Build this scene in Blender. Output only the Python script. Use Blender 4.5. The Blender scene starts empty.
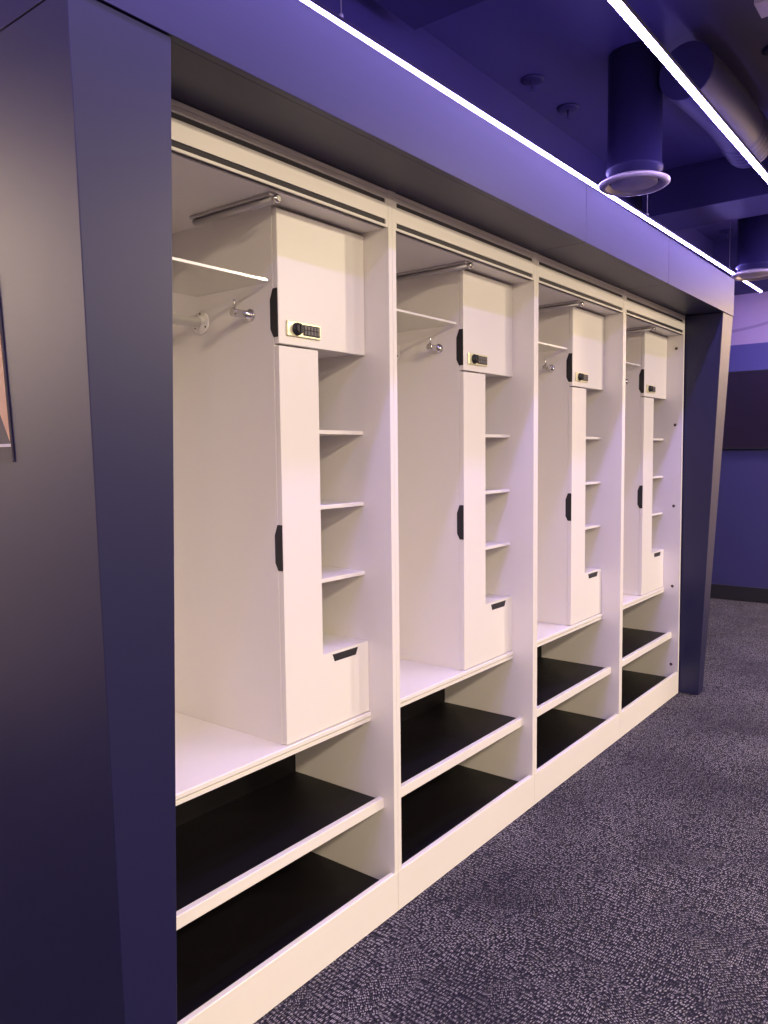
import bpy, bmesh, math, random
from mathutils import Vector, Matrix
random.seed(4)
scn = bpy.context.scene
COL = scn.collection
PI = math.pi

# ------------------------------------------------------------------ materials
def srgb(r, g, b):
    def f(c):
        c /= 255.0
        return c / 12.92 if c <= .04045 else ((c + .055) / 1.055) ** 2.4
    return (f(r), f(g), f(b), 1)

def mat(name, col, rough=.4, metal=0.0, spec=.5, var=0.0, scale=6.0, bump=0.0, stretch=(1, 1, 1), rvar=0.0, coat=0.0):
    m = bpy.data.materials.new(name); m.use_nodes = True
    nt = m.node_tree; b = nt.nodes['Principled BSDF']
    b.inputs['Base Color'].default_value = (*col[:3], 1)
    b.inputs['Roughness'].default_value = rough
    b.inputs['Metallic'].default_value = metal
    b.inputs['Specular IOR Level'].default_value = spec
    b.inputs['Coat Weight'].default_value = coat
    if var or bump or rvar:
        tc = nt.nodes.new('ShaderNodeTexCoord'); mp = nt.nodes.new('ShaderNodeMapping')
        mp.inputs['Scale'].default_value = stretch
        nz = nt.nodes.new('ShaderNodeTexNoise'); nz.inputs['Scale'].default_value = scale
        nz.inputs['Detail'].default_value = 4
        nt.links.new(tc.outputs['Object'], mp.inputs['Vector']); nt.links.new(mp.outputs[0], nz.inputs['Vector'])
        if var:
            mx = nt.nodes.new('ShaderNodeMix'); mx.data_type = 'RGBA'
            mx.inputs[6].default_value = (*[max(0, c * (1 - var)) for c in col[:3]], 1)
            mx.inputs[7].default_value = (*[min(1, c * (1 + var)) for c in col[:3]], 1)
            nt.links.new(nz.outputs['Fac'], mx.inputs[0]); nt.links.new(mx.outputs[2], b.inputs['Base Color'])
        if rvar:
            mr = nt.nodes.new('ShaderNodeMapRange')
            mr.inputs['To Min'].default_value = rough - rvar; mr.inputs['To Max'].default_value = rough + rvar
            nt.links.new(nz.outputs['Fac'], mr.inputs['Value']); nt.links.new(mr.outputs[0], b.inputs['Roughness'])
        if bump:
            bp = nt.nodes.new('ShaderNodeBump'); bp.inputs['Strength'].default_value = bump; bp.inputs['Distance'].default_value = .002
            nt.links.new(nz.outputs['Fac'], bp.inputs['Height']); nt.links.new(bp.outputs[0], b.inputs['Normal'])
    return m

def emit(name, col, strength):
    m = bpy.data.materials.new(name); m.use_nodes = True
    b = m.node_tree.nodes['Principled BSDF']
    b.inputs['Base Color'].default_value = (.8, .8, .8, 1)
    b.inputs['Emission Color'].default_value = (*col[:3], 1); b.inputs['Emission Strength'].default_value = strength
    return m

M = {}
M['white'] = mat('white_laminate', (.74, .71, .705), .38, var=.02, scale=3)
M['black'] = mat('black_laminate', (.006, .005, .007), .45, spec=.25, var=.25, scale=30, rvar=.05)
M['navy'] = mat('navy_satin_panel', (.007, .007, .050), .42, spec=.6, var=.06, scale=2, rvar=.02)
M['slot'] = mat('dark_slot', (.02, .018, .03), .6)
M['pull'] = mat('black_plastic', (.012, .011, .016), .5)
M['chrome'] = mat('chrome_metal', (.62, .60, .60), .22, metal=1, rvar=.04, scale=40)
M['rail'] = mat('grey_rail_metal', (.46, .44, .47), .45, metal=.7)
M['rodm'] = mat('satin_rod_metal', (.80, .78, .77), .38, metal=.3)
M['plate'] = mat('lock_plate_metal', (.80, .76, .52), .30, metal=.35)
M['key'] = mat('keypad_button', (.10, .09, .10), .45)
M['ceil'] = mat('ceiling_paint', (.045, .038, .12), .45, spec=.5, var=.12, scale=1.5)
M['duct'] = mat('painted_duct', (.024, .020, .070), .5, spec=.3, var=.15, scale=3)
M['ring'] = mat('diffuser_metal', (.62, .56, .52), .32, metal=.25, var=.12, scale=20)
M['housing'] = mat('led_housing', (.10, .09, .13), .4, metal=.6)
M['led'] = emit('led_diffuser', (.42, .32, 1.0), 55)
M['led2'] = emit('led_diffuser_bright', (.40, .29, 1.0), 122)
M['wallnavy'] = mat('navy_wall_panel', (.030, .028, .12), .5, var=.08, scale=2)
M['wallblue'] = mat('blue_wall_paint', (.055, .05, .22), .6, var=.05, scale=2)
M['base'] = mat('black_baseboard', (.01, .009, .016), .5)
M['screen'] = mat('dark_screen', (.013, .008, .022), .3, spec=.5)
M['cream'] = mat('cream_wall_paint', (.62, .52, .42), .8, var=.04, scale=2)
M['room'] = mat('room_wall_paint', (.07, .06, .08), .8, var=.04, scale=2)
M['bolt'] = mat('bolt_cap', (.10, .08, .08), .4, metal=.4)
M['tan'] = mat('poster_tan', srgb(200, 160, 122), .5)
M['pdark'] = mat('poster_dark', srgb(52, 46, 62), .5)
M['pgrey'] = mat('poster_grey', srgb(104, 94, 100), .5)
M['pwhite'] = mat('poster_white', srgb(205, 200, 198), .5)

# glass of the hat shelf
g = bpy.data.materials.new('clear_shelf_glass'); g.use_nodes = True
nt = g.node_tree; nt.nodes.clear()
out = nt.nodes.new('ShaderNodeOutputMaterial'); mix = nt.nodes.new('ShaderNodeMixShader')
tr = nt.nodes.new('ShaderNodeBsdfTransparent'); tr.inputs[0].default_value = (.93, .93, .92, 1)
gl = nt.nodes.new('ShaderNodeBsdfGlossy'); gl.inputs['Roughness'].default_value = .03
mix.inputs[0].default_value = .045
nt.links.new(tr.outputs[0], mix.inputs[1]); nt.links.new(gl.outputs[0], mix.inputs[2])
nt.links.new(mix.outputs[0], out.inputs[0]); M['glass'] = g
M['glassedge'] = mat('polished_shelf_edge', (.88, .86, .84), .2, metal=.2)

# lilac wall with faint sketched strokes
m = mat('lilac_wall_paint', (.30, .23, .42), .6); nt = m.node_tree; b = nt.nodes['Principled BSDF']
tc = nt.nodes.new('ShaderNodeTexCoord'); wv = nt.nodes.new('ShaderNodeTexWave'); wv.wave_type = 'RINGS'
wv.inputs['Scale'].default_value = .7; wv.inputs['Distortion'].default_value = 9; wv.inputs['Detail'].default_value = 1
rp = nt.nodes.new('ShaderNodeValToRGB'); rp.color_ramp.elements[0].position = 0; rp.color_ramp.elements[0].color = (.20, .15, .30, 1)
rp.color_ramp.elements[1].position = .05; rp.color_ramp.elements[1].color = (.30, .23, .42, 1)
nt.links.new(tc.outputs['Object'], wv.inputs['Vector']); nt.links.new(wv.outputs['Fac'], rp.inputs[0]); nt.links.new(rp.outputs[0], b.inputs['Base Color'])
M['lilac'] = m

# carpet: short pale stitches in rows that change direction from patch to patch
def carpet():
    m = bpy.data.materials.new('stitched_carpet'); m.use_nodes = True
    nt = m.node_tree; N = nt.nodes; L = nt.links; b = N['Principled BSDF']
    b.inputs['Roughness'].default_value = .9; b.inputs['Specular IOR Level'].default_value = .15
    tc = N.new('ShaderNodeTexCoord')
    wn = N.new('ShaderNodeTexNoise'); wn.inputs['Scale'].default_value = 5; wn.inputs['Detail'].default_value = 1.5
    L.new(tc.outputs['Object'], wn.inputs['Vector'])
    sub = N.new('ShaderNodeVectorMath'); sub.operation = 'SUBTRACT'; sub.inputs[1].default_value = (.5, .5, .5)
    L.new(wn.outputs['Color'], sub.inputs[0])
    sc = N.new('ShaderNodeVectorMath'); sc.operation = 'SCALE'; sc.inputs['Scale'].default_value = .05
    L.new(sub.outputs[0], sc.inputs[0])
    ad = N.new('ShaderNodeVectorMath'); ad.operation = 'ADD'
    L.new(tc.outputs['Object'], ad.inputs[0]); L.new(sc.outputs[0], ad.inputs[1])
    def dashes(rot, w, h, rnd):
        mp = N.new('ShaderNodeMapping'); mp.vector_type = 'POINT'; mp.inputs['Rotation'].default_value = (0, 0, rot)
        L.new(ad.outputs[0], mp.inputs['Vector'])
        m2 = N.new('ShaderNodeMapping'); m2.inputs['Scale'].default_value = (1 / w, 1 / h, 0)
        L.new(mp.outputs[0], m2.inputs['Vector'])
        vo = N.new('ShaderNodeTexVoronoi'); vo.voronoi_dimensions = '2D'; vo.inputs['Scale'].default_value = 1; vo.inputs['Randomness'].default_value = rnd
        L.new(m2.outputs[0], vo.inputs['Vector'])
        r = N.new('ShaderNodeMapRange'); r.inputs['From Min'].default_value = .43; r.inputs['From Max'].default_value = .22
        L.new(vo.outputs['Distance'], r.inputs['Value'])
        sx = N.new('ShaderNodeSeparateColor'); L.new(vo.outputs['Color'], sx.inputs[0])
        k = N.new('ShaderNodeMapRange'); k.inputs['From Min'].default_value = .12; k.inputs['From Max'].default_value = .75
        k.inputs['To Min'].default_value = .12
        L.new(sx.outputs[0], k.inputs['Value'])
        q = N.new('ShaderNodeMath'); q.operation = 'MULTIPLY'; L.new(r.outputs[0], q.inputs[0]); L.new(k.outputs[0], q.inputs[1])
        return q
    b1 = dashes(math.radians(3), .0140, .0056, .5); b2 = dashes(math.radians(-48), .0100, .0054, .6); b3 = dashes(math.radians(20), .0110, .0054, .75)
    def patch(scale, off, lo):
        mp = N.new('ShaderNodeMapping'); mp.inputs['Location'].default_value = off
        L.new(tc.outputs['Object'], mp.inputs['Vector'])
        n = N.new('ShaderNodeTexNoise'); n.inputs['Scale'].default_value = scale; n.inputs['Detail'].default_value = 2
        L.new(mp.outputs[0], n.inputs['Vector'])
        s = N.new('ShaderNodeMapRange'); s.inputs['From Min'].default_value = lo; s.inputs['From Max'].default_value = lo + .03
        L.new(n.outputs['Fac'], s.inputs['Value']); return s
    p1 = patch(4.0, (0, 0, 0), .56); p2 = patch(3.2, (7, 3, 0), .54)
    mx = N.new('ShaderNodeMix'); mx.data_type = 'RGBA'; L.new(p1.outputs[0], mx.inputs[0]); L.new(b1.outputs[0], mx.inputs[6]); L.new(b2.outputs[0], mx.inputs[7])
    mx2 = N.new('ShaderNodeMix'); mx2.data_type = 'RGBA'; L.new(p2.outputs[0], mx2.inputs[0]); L.new(mx.outputs[2], mx2.inputs[6]); L.new(b3.outputs[0], mx2.inputs[7])
    # pale stitches are stronger in some areas
    area = N.new('ShaderNodeTexNoise'); area.inputs['Scale'].default_value = 2.2; area.inputs['Detail'].default_value = 3
    L.new(tc.outputs['Object'], area.inputs['Vector'])
    ar = N.new('ShaderNodeMapRange'); ar.inputs['From Min'].default_value = .3; ar.inputs['From Max'].default_value = .7
    ar.inputs['To Min'].default_value = .45; ar.inputs['To Max'].default_value = 1.1
    L.new(area.outputs['Fac'], ar.inputs['Value'])
    fz = N.new('ShaderNodeTexNoise'); fz.inputs['Scale'].default_value = 260; fz.inputs['Detail'].default_value = 1
    L.new(tc.outputs['Object'], fz.inputs['Vector'])
    fr = N.new('ShaderNodeMapRange'); fr.inputs['From Min'].default_value = .35; fr.inputs['From Max'].default_value = .65
    fr.inputs['To Min'].default_value = .5; fr.inputs['To Max'].default_value = 1.3
    L.new(fz.outputs['Fac'], fr.inputs['Value'])
    mu0 = N.new('ShaderNodeMath'); mu0.operation = 'MULTIPLY'; L.new(ar.outputs[0], mu0.inputs[0]); L.new(fr.outputs[0], mu0.inputs[1])
    bw = N.new('ShaderNodeRGBToBW'); L.new(mx2.outputs[2], bw.inputs[0])
    mu = N.new('ShaderNodeMath'); mu.operation = 'MULTIPLY'; mu.use_clamp = True; L.new(bw.outputs[0], mu.inputs[0]); L.new(mu0.outputs[0], mu.inputs[1])
    cm = N.new('ShaderNodeMix'); cm.data_type = 'RGBA'
    cm.inputs[6].default_value = (.009, .008, .019, 1); cm.inputs[7].default_value = (.34, .32, .36, 1)
    L.new(mu.outputs[0], cm.inputs[0]); L.new(cm.outputs[2], b.inputs['Base Color'])
    bp = N.new('ShaderNodeBump'); bp.inputs['Strength'].default_value = .4; bp.inputs['Distance'].default_value = .002
    L.new(mu.outputs[0], bp.inputs['Height']); L.new(bp.outputs[0], b.inputs['Normal'])
    return m
M['carpet'] = carpet()

# ------------------------------------------------------------------ mesh helpers
def bm_new(): return bmesh.new()

def box(bm, x0, x1, y0, y1, z0, z1, bev=.0012, mi=0):
    t = bmesh.new()
    vs = [t.verts.new((x, y, z)) for x in (x0, x1) for y in (y0, y1) for z in (z0, z1)]
    for f in ((0, 1, 3, 2), (4, 6, 7, 5), (0, 4, 5, 1), (2, 3, 7, 6), (0, 2, 6, 4), (1, 5, 7, 3)):
        t.faces.new([vs[i] for i in f])
    merge(bm, t, bev, mi)

def merge(bm, t, bev=0, mi=0):
    bmesh.ops.recalc_face_normals(t, faces=t.faces)
    if bev > 0:
        bmesh.ops.bevel(t, geom=list(t.edges), offset=bev, segments=1, affect='EDGES', profile=.5)
    vm = {v: bm.verts.new(v.co) for v in t.verts}
    for f in t.faces:
        nf = bm.faces.new([vm[v] for v in f.verts]); nf.material_index = mi; nf.smooth = f.smooth
    t.free()

def hexa(bm, pts, bev=.0015, mi=0):
    """eight corners: bottom ring of four, then top ring of four"""
    t = bmesh.new(); v = [t.verts.new(p) for p in pts]
    for f in ((0, 1, 2, 3), (4, 5, 6, 7), (0, 1, 5, 4), (1, 2, 6, 5), (2, 3, 7, 6), (3, 0, 4, 7)):
        t.faces.new([v[i] for i in f])
    merge(bm, t, bev, mi)

def prism(bm, outer, holes, a0, a1, axis='y', mi=0):
    """outline with holes in the plane across axis, extruded from a0 to a1"""
    def P(p, a): return (p[0], a, p[1]) if axis == 'y' else (a, p[0], p[1])
    t = bmesh.new()
    rings = []
    for loop in [outer] + holes:
        vs = [t.verts.new(P(p, a0)) for p in loop]
        rings.append(vs)
        for i in range(len(vs)): t.edges.new((vs[i], vs[(i + 1) % len(vs)]))
    bmesh.ops.triangle_fill(t, use_beauty=True, use_dissolve=False, edges=list(t.edges))
    front = list(t.faces)
    vm = {v: t.verts.new(P((v.co.x, v.co.z) if axis == 'y' else (v.co.y, v.co.z), a1)) for v in list(t.verts)}
    for f in front: t.faces.new([vm[v] for v in f.verts])
    for vs in rings:
        for i in range(len(vs)):
            a, c = vs[i], vs[(i + 1) % len(vs)]
            t.faces.new((a, c, vm[c], vm[a]))
    merge(bm, t, 0, mi)

def lathe(bm, prof, origin, axis, seg=24, mi=0, cap=True):
    """prof: list of (distance along axis, radius)"""
    axis = Vector(axis).normalized(); o = Vector(origin)
    u = axis.orthogonal().normalized(); w = axis.cross(u)
    t = bmesh.new(); rings = []
    for d, r in prof:
        rings.append([t.verts.new(o + axis * d + (u * math.cos(2 * PI * k / seg) + w * math.sin(2 * PI * k / seg)) * r) for k in range(seg)])
    for a, c in zip(rings, rings[1:]):
        for k in range(seg):
            f = t.faces.new((a[k], a[(k + 1) % seg], c[(k + 1) % seg], c[k])); f.smooth = True
    if cap:
        t.faces.new(rings[0]); t.faces.new(rings[-1])
    merge(bm, t, 0, mi)

def sweep(bm, pts, radii, seg=16, mi=0):
    pts = [Vector(p) for p in pts]; t = bmesh.new(); rings = []
    for i, p in enumerate(pts):
        d = (pts[min(i + 1, len(pts) - 1)] - pts[max(i - 1, 0)]).normalized()
        up = Vector((0, 0, 1)) if abs(d.z) < .9 else Vector((0, 1, 0))
        a = d.cross(up).normalized(); c = d.cross(a)
        rings.append([t.verts.new(p + (a * math.cos(2 * PI * k / seg) + c * math.sin(2 * PI * k / seg)) * radii[i]) for k in range(seg)])
    for a, c in zip(rings, rings[1:]):
        for k in range(seg):
            f = t.faces.new((a[k], a[(k + 1) % seg], c[(k + 1) % seg], c[k])); f.smooth = True
    t.faces.new(rings[0]); t.faces.new(rings[-1])
    merge(bm, t, 0, mi)

def obj(name, bm, mats, parent=None, label=None):
    me = bpy.data.meshes.new(name); bm.to_mesh(me); bm.free()
    o = bpy.data.objects.new(name, me); COL.objects.link(o)
    for k in (mats if isinstance(mats, (list, tuple)) else [mats]): me.materials.append(M[k])
    if parent: o.parent = parent
    if label: o['label'] = label
    return o

def thing(name, label, cat, loc=(0, 0, 0), group=None):
    o = bpy.data.objects.new(name, None); COL.objects.link(o); o.location = loc
    o.empty_display_size = .1
    o['label'] = label; o['category'] = cat
    if group: o['group'] = group
    return o

def tag(o, label, cat, group=None):
    o['label'] = label; o['category'] = cat
    if group: o['group'] = group
    return o

def struct(name, bm, mats):
    o = obj(name, bm, mats); o['kind'] = 'structure'; return o

def B(*a, **k):
    bm = bm_new(); box(bm, *a, **k); return bm

# ------------------------------------------------------------------ the setting
CEIL = 3.40; WTOP = 2.872
struct('floor', B(-3.2, 8.1, -7.2, 2.8, -.06, 0, bev=0), 'carpet')
struct('ceiling', B(-3.2, 8.1, -7.2, 2.8, CEIL, CEIL + .08, bev=0), 'ceil')
struct('wall_back', B(7.9, 8.1, -.6, 2.8, 0, WTOP, bev=0), 'lilac')
struct('wall_end', B(7.9, 8.1, -7.2, -.6005, 0, WTOP, bev=0), 'cream')
struct('trim_bulkhead', B(7.9, 8.1, -7.2, 2.8, WTOP + .0005, CEIL, bev=0), 'ceil')
struct('wall_left', B(.70, 7.9, .745, .87, 0, CEIL, bev=0), 'ceil')
struct('wall_rear', B(-3.2, -3.0, -7.2, 2.8, 0, CEIL, bev=0), 'cream')
struct('wall_right', B(-3.0, 7.9, -7.2, -7.0, 0, CEIL, bev=0), 'room')
struct('wall_side', B(-3.0, 7.9, 2.65, 2.8, 0, CEIL, bev=0), 'cream')
struct('baseboard_back', B(7.862, 7.9, -.6, 2.65, 0, .14, bev=.003), 'base')
bm = B(7.872, 7.9, -.6, 2.65, .14, 1.435, bev=.002)
struct('trim_wainscot', bm, 'wallnavy')
struct('trim_band', B(7.876, 7.9, -.6, 2.65, 1.437, 2.41, bev=.002), 'wallblue')

# dark display on the far wall
t = thing('wall_display', 'wide dark switched-off display on the far blue wall', 'display', (7.876, .45, 1.44))
obj('display_frame', (lambda bm: (prism(bm, [(-.95, 0), (.75, 0), (.75, .72), (-.95, .72)], [[(-.935, .012), (.735, .012), (.735, .708), (-.935, .708)]], -.045, 0, 'x'), bm)[1])(bm_new()), 'pull', t)
obj('screen', B(-.038, -.002, -.936, .736, .011, .709), 'screen', t)

# ------------------------------------------------------------------ lockers
P = .9225; X0 = 1.8785 - P; T = .0175; H = 2.2; DEP = .6
locker_parts = []
def build_locker():
    r = thing('locker', '', 'locker', (X0, 0, 0), 'white open changing-room lockers in the blue surround')
    xi0, xi1 = T, P - T
    # side panels, notched round the plinth
    for a in (0.0006, P - T - .0006):
        bm = bm_new()
        prism(bm, [(.019, .0), (DEP, .0), (DEP, H), (0, H), (0, .1295), (.019, .1295)], [], a, a + T, 'x')
        obj('side_panel', bm, 'white', r)
    obj('plinth', B(.0008, P - .0008, 0, .018, 0, .129, bev=.0018), 'white', r, 'cream kick board along the floor')
    obj('floor_deck', B(xi0 + .0008, xi1 - .0008, .0185, .42, .072, .09), 'black', r, 'black bottom deck for shoes')
    obj('shoe_back_panel', B(xi0 + .0008, xi1 - .0008, .4205, .432, .072, .598), 'black', r, 'black back of the shoe space')
    sh = obj('shoe_shelf', B(xi0 + .0008, xi1 - .0008, .0602, .42, .335, .354), 'black', r, 'black shoe shelf with a white front lip')
    obj('front_lip', B(xi0 + .0008, xi1 - .0008, .040, .060, .329, .3625, bev=.0015), 'white', sh, 'white lip')
    bn = obj('bench_seat', B(xi0 + .0008, xi1 - .0008, .0860, DEP - .012, .6135, .628, bev=.002), 'white', r)
    obj('bench_rail', B(xi0 + .0008, xi1 - .0008, .0885, .108, .5985, .6105, bev=.0012), 'white', bn)
    obj('back_panel', B(xi0 + .0008, xi1 - .0008, DEP - .0115, DEP, .60, 2.18), 'white', r)
    obj('top_panel', B(xi0 + .0008, xi1 - .0008, .0205, DEP - .012, 2.0915, 2.107), 'white', r)
    # slotted header
    bm = bm_new()
    prism(bm, [(xi0 + .001, 2.0926), (xi1 - .001, 2.0926), (xi1 - .001, 2.186), (xi0 + .001, 2.186)],
          [[(xi0 + .006, 2.0992), (xi1 - .012, 2.0992), (xi1 - .012, 2.1138), (xi0 + .006, 2.1138)],
           [(xi0 + .006, 2.1595), (xi1 - .012, 2.1595), (xi1 - .012, 2.1730), (xi0 + .006, 2.1730)]], .0008, .0052)
    hd = obj('header_panel', bm, 'white', r)
    obj('vent_backing', B(xi0 + .002, xi1 - .002, .0054, .019, 2.094, 2.184), 'slot', hd, 'dark backing behind the two vent slots')
    obj('header_cap', B(xi0 + .001, xi1 - .001, .0008, .02, 2.1876, 2.1995), 'white', hd)
    # inner cabinet
    xs = P - .3830; xd = P - .3815; xc = P - .2285; xr = P - .0195
    cb = .5875
    bm = bm_new()
    def notch(z0, z1): return [(.1118, z0 + .0), (.1230, z0 + .021), (.1230, z1 - .029), (.1118, z1)]
    n1 = notch(1.747, 1.876); n2 = notch(1.116, 1.243)
    prism(bm, [(.1118, .6285)] + n2 + n1 + [(.1118, 2.0912), (cb, 2.0912), (cb, .6285)], [], xs, xs + .0165, 'x')
    cab = obj('cabinet', bm, 'white', r, 'narrow inner cabinet of the locker')
    bm = bm_new()
    box(bm, xs + .0168, xi1 - .001, .1125, cb, 1.7350, 1.7495)
    box(bm, xc - .0175, xc - .001, .1125, cb, .6285, 1.7345)
    box(bm, xc - .0008, xi1 - .001, .1125, cb, .8385, .8525)
    obj('cabinet_partition', bm, 'white', cab)
    for z in (1.503, 1.286, 1.0715):
        obj('cubby_shelf', B(xc - .0005, xi1 - .001, .1045, cb, z - .012, z), 'white', r)
    # upper door with combination lock
    ud = obj('upper_door', B(xd, xr, .093, .1110, 1.7300, 2.0838, bev=.0015), 'white', r, 'square upper door with a code lock')
    bm = bm_new()
    prism(bm, [(.0945, 1.7475), (.1112, 1.7475), (.1222, 1.7685), (.1222, 1.8465), (.1112, 1.8755), (.0945, 1.8755)], [], xs - .0006, xs + .016, 'x')
    obj('finger_pull', bm, 'pull', ud, 'black finger pull')
    lx = xd + .027
    obj('lock_plate', B(lx, lx + .133, .0870, .0932, 1.7530, 1.7945, bev=.002), 'plate', ud, 'brass-coloured lock plate')
    bm = bm_new()
    lathe(bm, [(0, .0175), (.004, .0175), (.0045, .0155), (.014, .0145), (.016, .0125)], (lx + .036, .0872, 1.7735), (0, -1, 0), 20)
    box(bm, lx + .0335, lx + .0385, .068, .073, 1.761, 1.786, bev=.001)
    obj('lock_knob', bm, 'pull', ud, 'black turn knob')
    bm = B(lx + .061, lx + .127, .0852, .0872, 1.7590, 1.7885, bev=.0008)
    for i in range(5):
        for j in range(2):
            box(bm, lx + .0635 + i * .0125, lx + .0735 + i * .0125, .0832, .0853, 1.7615 + j * .013, 1.7725 + j * .013, bev=.0008, mi=1)
    obj('keypad', bm, ['pull', 'key'], ud, 'dark push-button keypad')
    # L shaped tall door
    bm = bm_new()
    zb, zm, zt = .6315, .853, 1.7245
    hole = [(xd + .1945, .8445), (xd + .3135, .8445), (xd + .3025, .8215), (xd + .2035, .8215)]
    prism(bm, [(xd, zb), (xr, zb), (xr, zm), (xc, zm), (xc, zt), (xd, zt)], [hole], .0935, .1110)
    td = obj('tall_door', bm, 'white', r, 'L-shaped tall door with a drawer-like foot')
    bm = bm_new()
    prism(bm, [(xd + .192, .8465), (xd + .316, .8465), (xd + .304, .8195), (xd + .202, .8195)], [], .0950, .1105)
    obj('pull_slot', bm, 'pull', td, 'black slot pull')
    bm = bm_new()
    prism(bm, [(.0945, 1.1165), (.1112, 1.1165), (.1222, 1.1375), (.1222, 1.2135), (.1112, 1.2425), (.0945, 1.2425)], [], xs - .0006, xs + .016, 'x')
    obj('finger_pull', bm, 'pull', td, 'black finger pull')
    # hat shelf of clear glass
    gs = obj('hat_shelf', B(xi0 + .001, xs - .001, .118, .42, 1.8925, 1.8985, bev=0), 'glass', r, 'clear glass hat shelf')
    obj('shelf_edge', B(xi0 + .001, xs - .012, .1135, .1178, 1.8915, 1.8990, bev=.0008), 'glassedge', gs, 'bright polished front edge')
    # hanging rod with flanges
    bm = bm_new(); lathe(bm, [(0, .0145), (xs - xi0 - .012, .0145)], (xi0 + .006, .406, 1.816), (1, 0, 0), 20)
    rod = obj('clothes_rod', bm, 'rodm', r)
    for x, d in ((xs - .0003, -1), (xi0 + .0013, 1)):
        bm = bm_new()
        lathe(bm, [(0, .034), (.003, .034), (.0045, .032), (.005, .0195), (.012, .019), (.013, .0155)], (x, .406, 1.816), (d, 0, 0), 24)
        for a in (90, 210, 330):
            lathe(bm, [(.003, .0032), (.0062, .0028)], (x, .406 + 0.0262 * math.cos(math.radians(a)), 1.816 + 0.0262 * math.sin(math.radians(a))), (d, 0, 0), 8, 1)
        obj('rod_flange', bm, ['white', 'bolt'], rod)
    # coat hook
    bm = bm_new(); x = xs - .0003
    lathe(bm, [(0, .0170), (.005, .0170), (.006, .0155), (.0062, .0105), (.058, .0105), (.060, .0118), (.066, .0118), (.0675, .010)], (x, .197, 1.8145), (-1, 0, 0), 20)
    lathe(bm, [(0, .0033), (.028, .0033), (.030, .002)], (x - .0585, .197, 1.820), (0, 0, 1), 10)
    obj('coat_hook', bm, 'chrome', r)
    # pull-out valet rail under the top
    bm = bm_new(); xv = .474
    box(bm, xv - .0135, xv + .0135, .035, .35, 2.0825, 2.0912)
    vr = obj('valet_rail', bm, 'rail', r)
    bm = bm_new(); lathe(bm, [(0, .0085), (.315, .0085)], (xv, .028, 2.0745), (0, 1, 0), 16); obj('valet_arm', bm, 'rail', vr)
    bm = bm_new(); lathe(bm, [(-.001, .006), (0, .009), (.003, .0112), (.012, .0112), (.014, .0095)], (xv, .016, 2.0748), (0, 1, 0), 20); obj('end_cap', bm, 'chrome', vr, 'shiny chrome end cap')
    return r

def children(o): return [c for c in COL.objects if c.parent == o]
def copy_tree(o, parent=None):
    c = o.copy(); COL.objects.link(c)
    if parent: c.parent = parent
    for ch in children(o): copy_tree(ch, c)
    return c

proto = build_locker()
labels = ['white open locker nearest the camera, its left side behind the near blue pillar',
          'second white open locker from the camera, between the nearest locker and the third',
          'third white open locker from the camera, second from the far blue pillar',
          'farthest white open locker, against the far blue pillar, with bolt caps on its end panel']
lockers = [proto] + [copy_tree(proto) for _ in range(3)]
for k, o in enumerate(lockers):
    o.location = (X0 + k * P, 0, 0); o['label'] = labels[k]
for z in (2.017, 1.58, 1.11, .638, .171):
    bm = bm_new(); lathe(bm, [(0, .0085), (.002, .0085), (.0035, .0065)], (P - T - .0004, .040, z), (-1, 0, 0), 14)
    obj('bolt_cap', bm, 'bolt', lockers[3], 'dark bolt cap')

# ------------------------------------------------------------------ blue portal surround
s = thing('locker_surround', 'navy blue portal of tapered pillars and a deep fascia around the white lockers', 'surround', (.739, 0, 0))
def S(x): return x - .739
def yl(z): return -.108 - .0436 * z
yb = .652
def pillar(xin, xint, xtop, xbot, label):
    bm = bm_new()
    ring = lambda xi, xo, z: [(S(xi), yl(z), z), (S(xo), yl(z), z), (S(xo), yb, z), (S(xi), yb, z)]
    hexa(bm, ring(xin, xbot, 0) + ring(xint, xtop, 2.1985))
    return obj('pillar', bm, 'navy', s, label)
pillar(.952, .9445, .739, .842, 'near tapered navy pillar at the left')
pillar(4.66, 4.66, 4.862, 4.752, 'far tapered navy pillar beyond the last locker')
FT = 2.408
for a, c in ((.739, 2.7835), (2.7855, 3.7115), (3.7135, 4.862)):
    f = obj('fascia_panel', B(S(a), S(c), -.208, -.188, 2.2005, FT, bev=.0008), 'navy', s)
for a, c in ((.947, 2.7835), (2.7855, 3.7115), (3.7135, 4.665)):
    obj('soffit_panel', B(S(a), S(c), -.1875, yb, 2.2008, 2.219, bev=.0006), 'navy', s)
for a, c in ((.739, .757), (4.844, 4.862)):
    obj('end_panel', B(S(a), S(c), -.1875, yb, 2.2008, FT, bev=.0006), 'navy', s)
obj('cover_panel', B(S(.758), S(4.843), -.1875, yb, 2.39, FT, bev=.0006), 'navy', s)

# picture on the outer face of the near pillar, lying on its tilted plane
ux = Vector((-(.842 - .739) / 2.1985, 0, 1)).normalized()      # up along the face
nx = Vector((-ux.z, 0, ux.x)).normalized()                      # outwards (-X)
def on_face(bm, pts, d0, d1, mi):
    t = bmesh.new()
    def W(p, d): return o0 + Vector((0, p[0], 0)) + ux * p[1] + nx * d
    a = [t.verts.new(W(p, d0)) for p in pts]; c = [t.verts.new(W(p, d1)) for p in pts]
    t.faces.new(a); t.faces.new(c)
    for i in range(len(pts)): t.faces.new((a[i], a[(i + 1) % len(pts)], c[(i + 1) % len(pts)], c[i]))
    merge(bm, t, 0, mi)
o0 = Vector((.842 - .103 * 1.425 / 2.1985, .107, 1.425)) - Vector((.86, .107, 1.425))
pic = thing('wall_picture', 'framed tan and dark picture on the outer side of the near blue pillar', 'picture', (.86, .107, 1.425))
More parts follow.
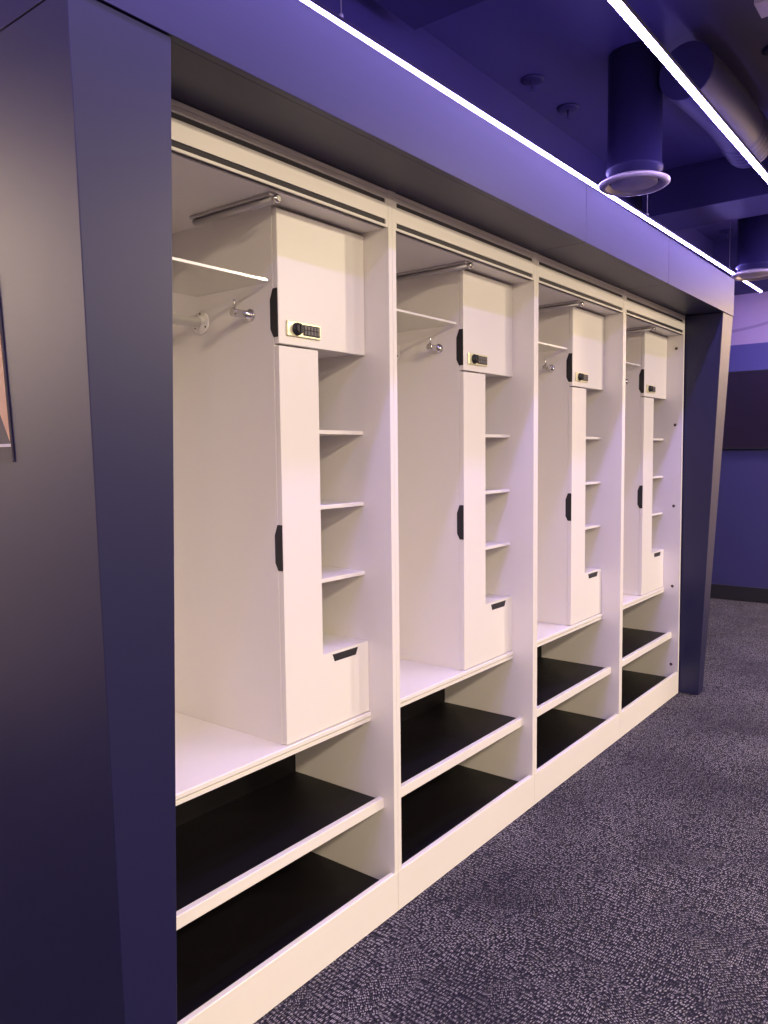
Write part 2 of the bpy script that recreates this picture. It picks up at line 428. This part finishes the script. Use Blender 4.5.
bm = bm_new(); on_face(bm, [(0, 0), (.46, 0), (.46, .62), (0, .62)], .0005, .004, 0); obj('backing', bm, 'pdark', pic)
bm = bm_new()
on_face(bm, [(.001, .030), (.459, .030), (.459, .036), (.001, .036)], .0042, .0055, 0)
obj('white_strip', bm, 'pwhite', pic, 'thin white strip near the bottom')
bm = bm_new()
on_face(bm, [(.003, .042), (.05, .13), (.12, .24), (.455, .24), (.455, .300), (.003, .300)], .0042, .0050, 0)
on_face(bm, [(.003, .330), (.455, .330), (.455, .385), (.003, .385)], .0042, .0050, 0)
on_face(bm, [(.003, .302), (.455, .302), (.455, .328), (.003, .328)], .0042, .0050, 1)
on_face(bm, [(.003, .387), (.455, .387), (.455, .615), (.003, .615)], .0042, .0050, 1)
obj('print', bm, ['tan', 'pgrey'], pic, 'tan and grey printed image')

# ------------------------------------------------------------------ linear lights
def led(m, y, rot, z, w, h, x0, x1, label, cables):
    t = thing('linear_light', label, 'light', (x0, y - rot * (2.5 - x0), z), 'linear lights under the dark ceiling')
    t.rotation_euler[2] = rot
    obj('housing', B(0, x1 - x0, -w / 2, w / 2, h * .45, h, bev=.001), 'housing', t)
    obj('light_diffuser', B(.002, x1 - x0 - .002, -w / 2 + .001, w / 2 - .001, 0, h * .449, bev=.001), m, t, 'glowing white-violet strip')
    for x in cables:
        bm = bm_new(); lathe(bm, [(0, .0018), (CEIL - z - h, .0018)], (x - x0, 0, h), (0, 0, 1), 6)
        lathe(bm, [(0, .008), (.012, .008), (.016, .003)], (x - x0, 0, h), (0, 0, 1), 10)
        obj('suspension_cable', bm, 'rail', t)
led('led', .302, -.009, 2.82, .017, .026, -2.2, 7.62, 'violet-white linear light that appears to run along the top edge of the blue fascia', (-.5, 2.02, 4.8, 6.6))
led('led2', -.441, -.003, 2.82, .024, .030, -2.2, 7.62, 'violet-white linear light out in the room, right of the fascia light', (-.5, 1.2, 4.6, 6.2))

# ------------------------------------------------------------------ ceiling equipment
def diffuser(x, y, z, r, label):
    t = thing('ceiling_diffuser', label, 'air diffuser', (x, y, z), 'round air diffusers')
    bm = bm_new()
    lathe(bm, [(.046, r * .60), (.044, r * .70), (.012, r * .775), (.003, r * .80), (.0, r * .84), (.003, r * .93), (.012, r), (.020, r), (.024, r * .95), (.036, r * .80), (.040, r * .60)], (0, 0, 0), (0, 0, 1), 48, cap=False)
    obj('diffuser_ring', bm, 'ring', t)
    bm = bm_new()
    lathe(bm, [(.002, .003), (.001, r * .12), (.004, r * .2), (.006, r * .45), (.010, r * .60), (.016, r * .66), (.022, r * .66), (.024, .003)], (0, 0, 0), (0, 0, 1), 48, cap=False)
    for a in range(3):
        c, s_ = math.cos(a * 2.094 + .4), math.sin(a * 2.094 + .4)
        sweep(bm, [(c * r * .4, s_ * r * .4, .021), (c * r * .66, s_ * r * .66, .040)], [.004, .004], 8)
    obj('core_disc', bm, 'ring', t)
    bm = bm_new()
    lathe(bm, [(.03, r * .72), (.07, r * .74), (.075, r * .80), (.09, r * .80), (.095, r * .76), (CEIL - z - .001, r * .76)], (0, 0, 0), (0, 0, 1), 36)
    obj('duct_neck', bm, 'duct', t, 'dark painted duct neck')
diffuser(3.983, .060, 2.76, .173, 'round metal air diffuser halfway along the fascia light')
diffuser(6.619, .081, 2.76, .173, 'round metal air diffuser near the far end of the fascia light')

# flexible duct with ribbed end
bm = bm_new(); pts = []; rad = []
n = 70
for i in range(n + 1):
    f = i / n
    x = 3.9 + 1.2 * f; z = 3.215 + (.0 if f < .75 else (f - .75) * .05)
    pts.append((x, -.21 - .03 * math.sin(f * 3), z))
    rad.append(.128 + (.006 if (i % 4 < 2 and f > .7) else 0))
sweep(bm, pts, rad, 24)
tag(obj('flexible_duct', bm, 'duct'), 'dark ribbed round duct above the room light, right of the first diffuser', 'duct')
def rect_duct(x0, x1, y0, y1, z0, z1, fl, label):
    t = thing('rectangular_duct', label, 'duct', ((x0 + x1) / 2, (y0 + y1) / 2, z0), 'rectangular ducts across the ceiling')
    cx, cy = (x0 + x1) / 2, (y0 + y1) / 2
    obj('duct_body', B(x0 - cx, x1 - cx, y0 - cy, y1 - cy, 0, z1 - z0, bev=.004), 'duct', t)
    for y in fl:
        obj('duct_flange', (lambda bm: (prism(bm, [(x0 - cx - .02, -.02), (x1 - cx + .02, -.02), (x1 - cx + .02, z1 - z0), (x0 - cx - .02, z1 - z0)],
             [[(x0 - cx - .001, -.001), (x1 - cx + .001, -.001), (x1 - cx + .001, z1 - z0 - .001), (x0 - cx - .001, z1 - z0 - .001)]], y - cy, y - cy + .025), bm)[1])(bm_new()), 'duct', t)
rect_duct(5.70, 6.18, -2.6, .64, 3.10, 3.398, (-1.4, -.36), 'dark rectangular duct crossing the ceiling beyond the first diffuser')
rect_duct(2.56, 2.90, -2.6, .64, 3.27, 3.398, (-1.2, .1), 'dark rectangular duct crossing the ceiling above the near end of the fascia light')
# sprinklers hanging from the ceiling
sp = [((4.33, .58), 'sprinkler above the fascia light, right of the nearest rectangular duct, the lower of two'),
      ((3.89, .58), 'sprinkler above the fascia light, the upper of two beside the nearest rectangular duct'),
      ((4.36, -.50), 'sprinkler beside the room light, near the upper right corner'),
      ((6.87, .56), 'sprinkler beyond the first round diffuser, before the far wall'),
      ((7.6, .55), 'small sprinkler above the farther round diffuser')]
for (x, y), lab in sp:
    t = thing('sprinkler', lab, 'sprinkler', (x, y, CEIL), 'fire sprinklers on the dark ceiling')
    bm = bm_new(); lathe(bm, [(-.001, .062), (-.006, .062), (-.012, 0.042), (-.014, .008)], (0, 0, 0), (0, 0, 1), 24); obj('escutcheon', bm, 'duct', t)
    bm = bm_new(); lathe(bm, [(-.013, .007), (-.05, .007), (-.052, .004), (-.062, .004), (-.063, .014), (-.066, .014)], (0, 0, 0), (0, 0, 1), 14); obj('sprinkler_head', bm, 'ceil', t)
t = thing('ceiling_vent', 'small pale vent in the dark ceiling at the upper right corner', 'vent', (3.86, -.58, CEIL))
obj('vent_frame', (lambda bm: (prism(bm, [(-.07, -.045), (.07, -.045), (.07, 0), (-.07, 0)], [[(-.06, -.035), (.06, -.035), (.06, -.008), (-.06, -.008)]], -.05, .05), bm)[1])(bm_new()), 'ring', t)
obj('vent_core', B(-.061, .061, -.045, .045, -.034, -.009), 'ring', t)

# ------------------------------------------------------------------ the room's lamps (behind and to the right of the camera) and two added wall washes
def lamp(x, y, z, size, power, col, aim):
    l = bpy.data.lights.new('downlight_or_wash', 'AREA'); l.shape = 'DISK'; l.size = size; l.energy = power; l.color = col
    o = bpy.data.objects.new('downlight_or_wash', l); COL.objects.link(o); o.location = (x, y, z)
    o.rotation_euler = (Vector(aim) - Vector((x, y, z))).to_track_quat('-Z', 'Y').to_euler()
WARM = (1.0, .815, .56)
for x, k in ((-1.9, .42), (.4, 1.65), (4.7, 1.75)):
    for y, p in ((-3.0, 78), (-5.4, 125)):
        lamp(x, y, 2.84, .35, p * k, WARM, (x, y + .25, 0))
l = bpy.data.lights.new('linear_lamp', 'AREA'); l.shape = 'RECTANGLE'; l.size = 9.8; l.size_y = .028; l.energy = 40; l.color = (.42, .32, 1.0)
o = bpy.data.objects.new('linear_lamp', l); COL.objects.link(o); o.location = (2.7, -.976, 2.82)     # next parallel strip of the room
lamp(-.6, 1.95, 2.50, .35, 95, (1.0, .90, .80), (-.6, 2.62, 1.85))  # added unseen wash on the side wall, for the near pillar's warm reflection
lamp(7.3, -1.3, 2.8, .4, 100, WARM, (7.9, -1.2, 1.9))  # added unseen wash on the end wall, brightens what the far pillar reflects

w = bpy.data.worlds.new('room_ambient'); scn.world = w; w.use_nodes = True
w.node_tree.nodes['Background'].inputs[0].default_value = (.10, .08, .16, 1); w.node_tree.nodes['Background'].inputs[1].default_value = .3

# ------------------------------------------------------------------ camera
yaw, pitch, roll, fpx = math.radians(37.9098), math.radians(-4.2905), math.radians(-.612), 781.7451
cy, sy, cp, sn = math.cos(yaw), math.sin(yaw), math.cos(pitch), math.sin(pitch)
fwd = Vector((cy * cp, sy * cp, sn)); right = Vector((sy, -cy, 0)); up = right.cross(fwd)
r2 = right * math.cos(roll) + up * math.sin(roll); u2 = up * math.cos(roll) - right * math.sin(roll)
cam = bpy.data.cameras.new('camera'); co = bpy.data.objects.new('camera', cam); COL.objects.link(co)
cam.sensor_fit = 'VERTICAL'; cam.sensor_height = 36; cam.lens = fpx * 36 / 1024; cam.clip_start = .02
Rm = Matrix((r2, u2, -fwd)).transposed()
co.matrix_world = Matrix.Translation((0, -1.4215, 1.4341)) @ Rm.to_4x4()
scn.camera = co
vs = scn.view_settings
vs.view_transform = 'Standard'; vs.look = 'None'; vs.gamma = 1; vs.use_curve_mapping = False; vs.exposure = .10
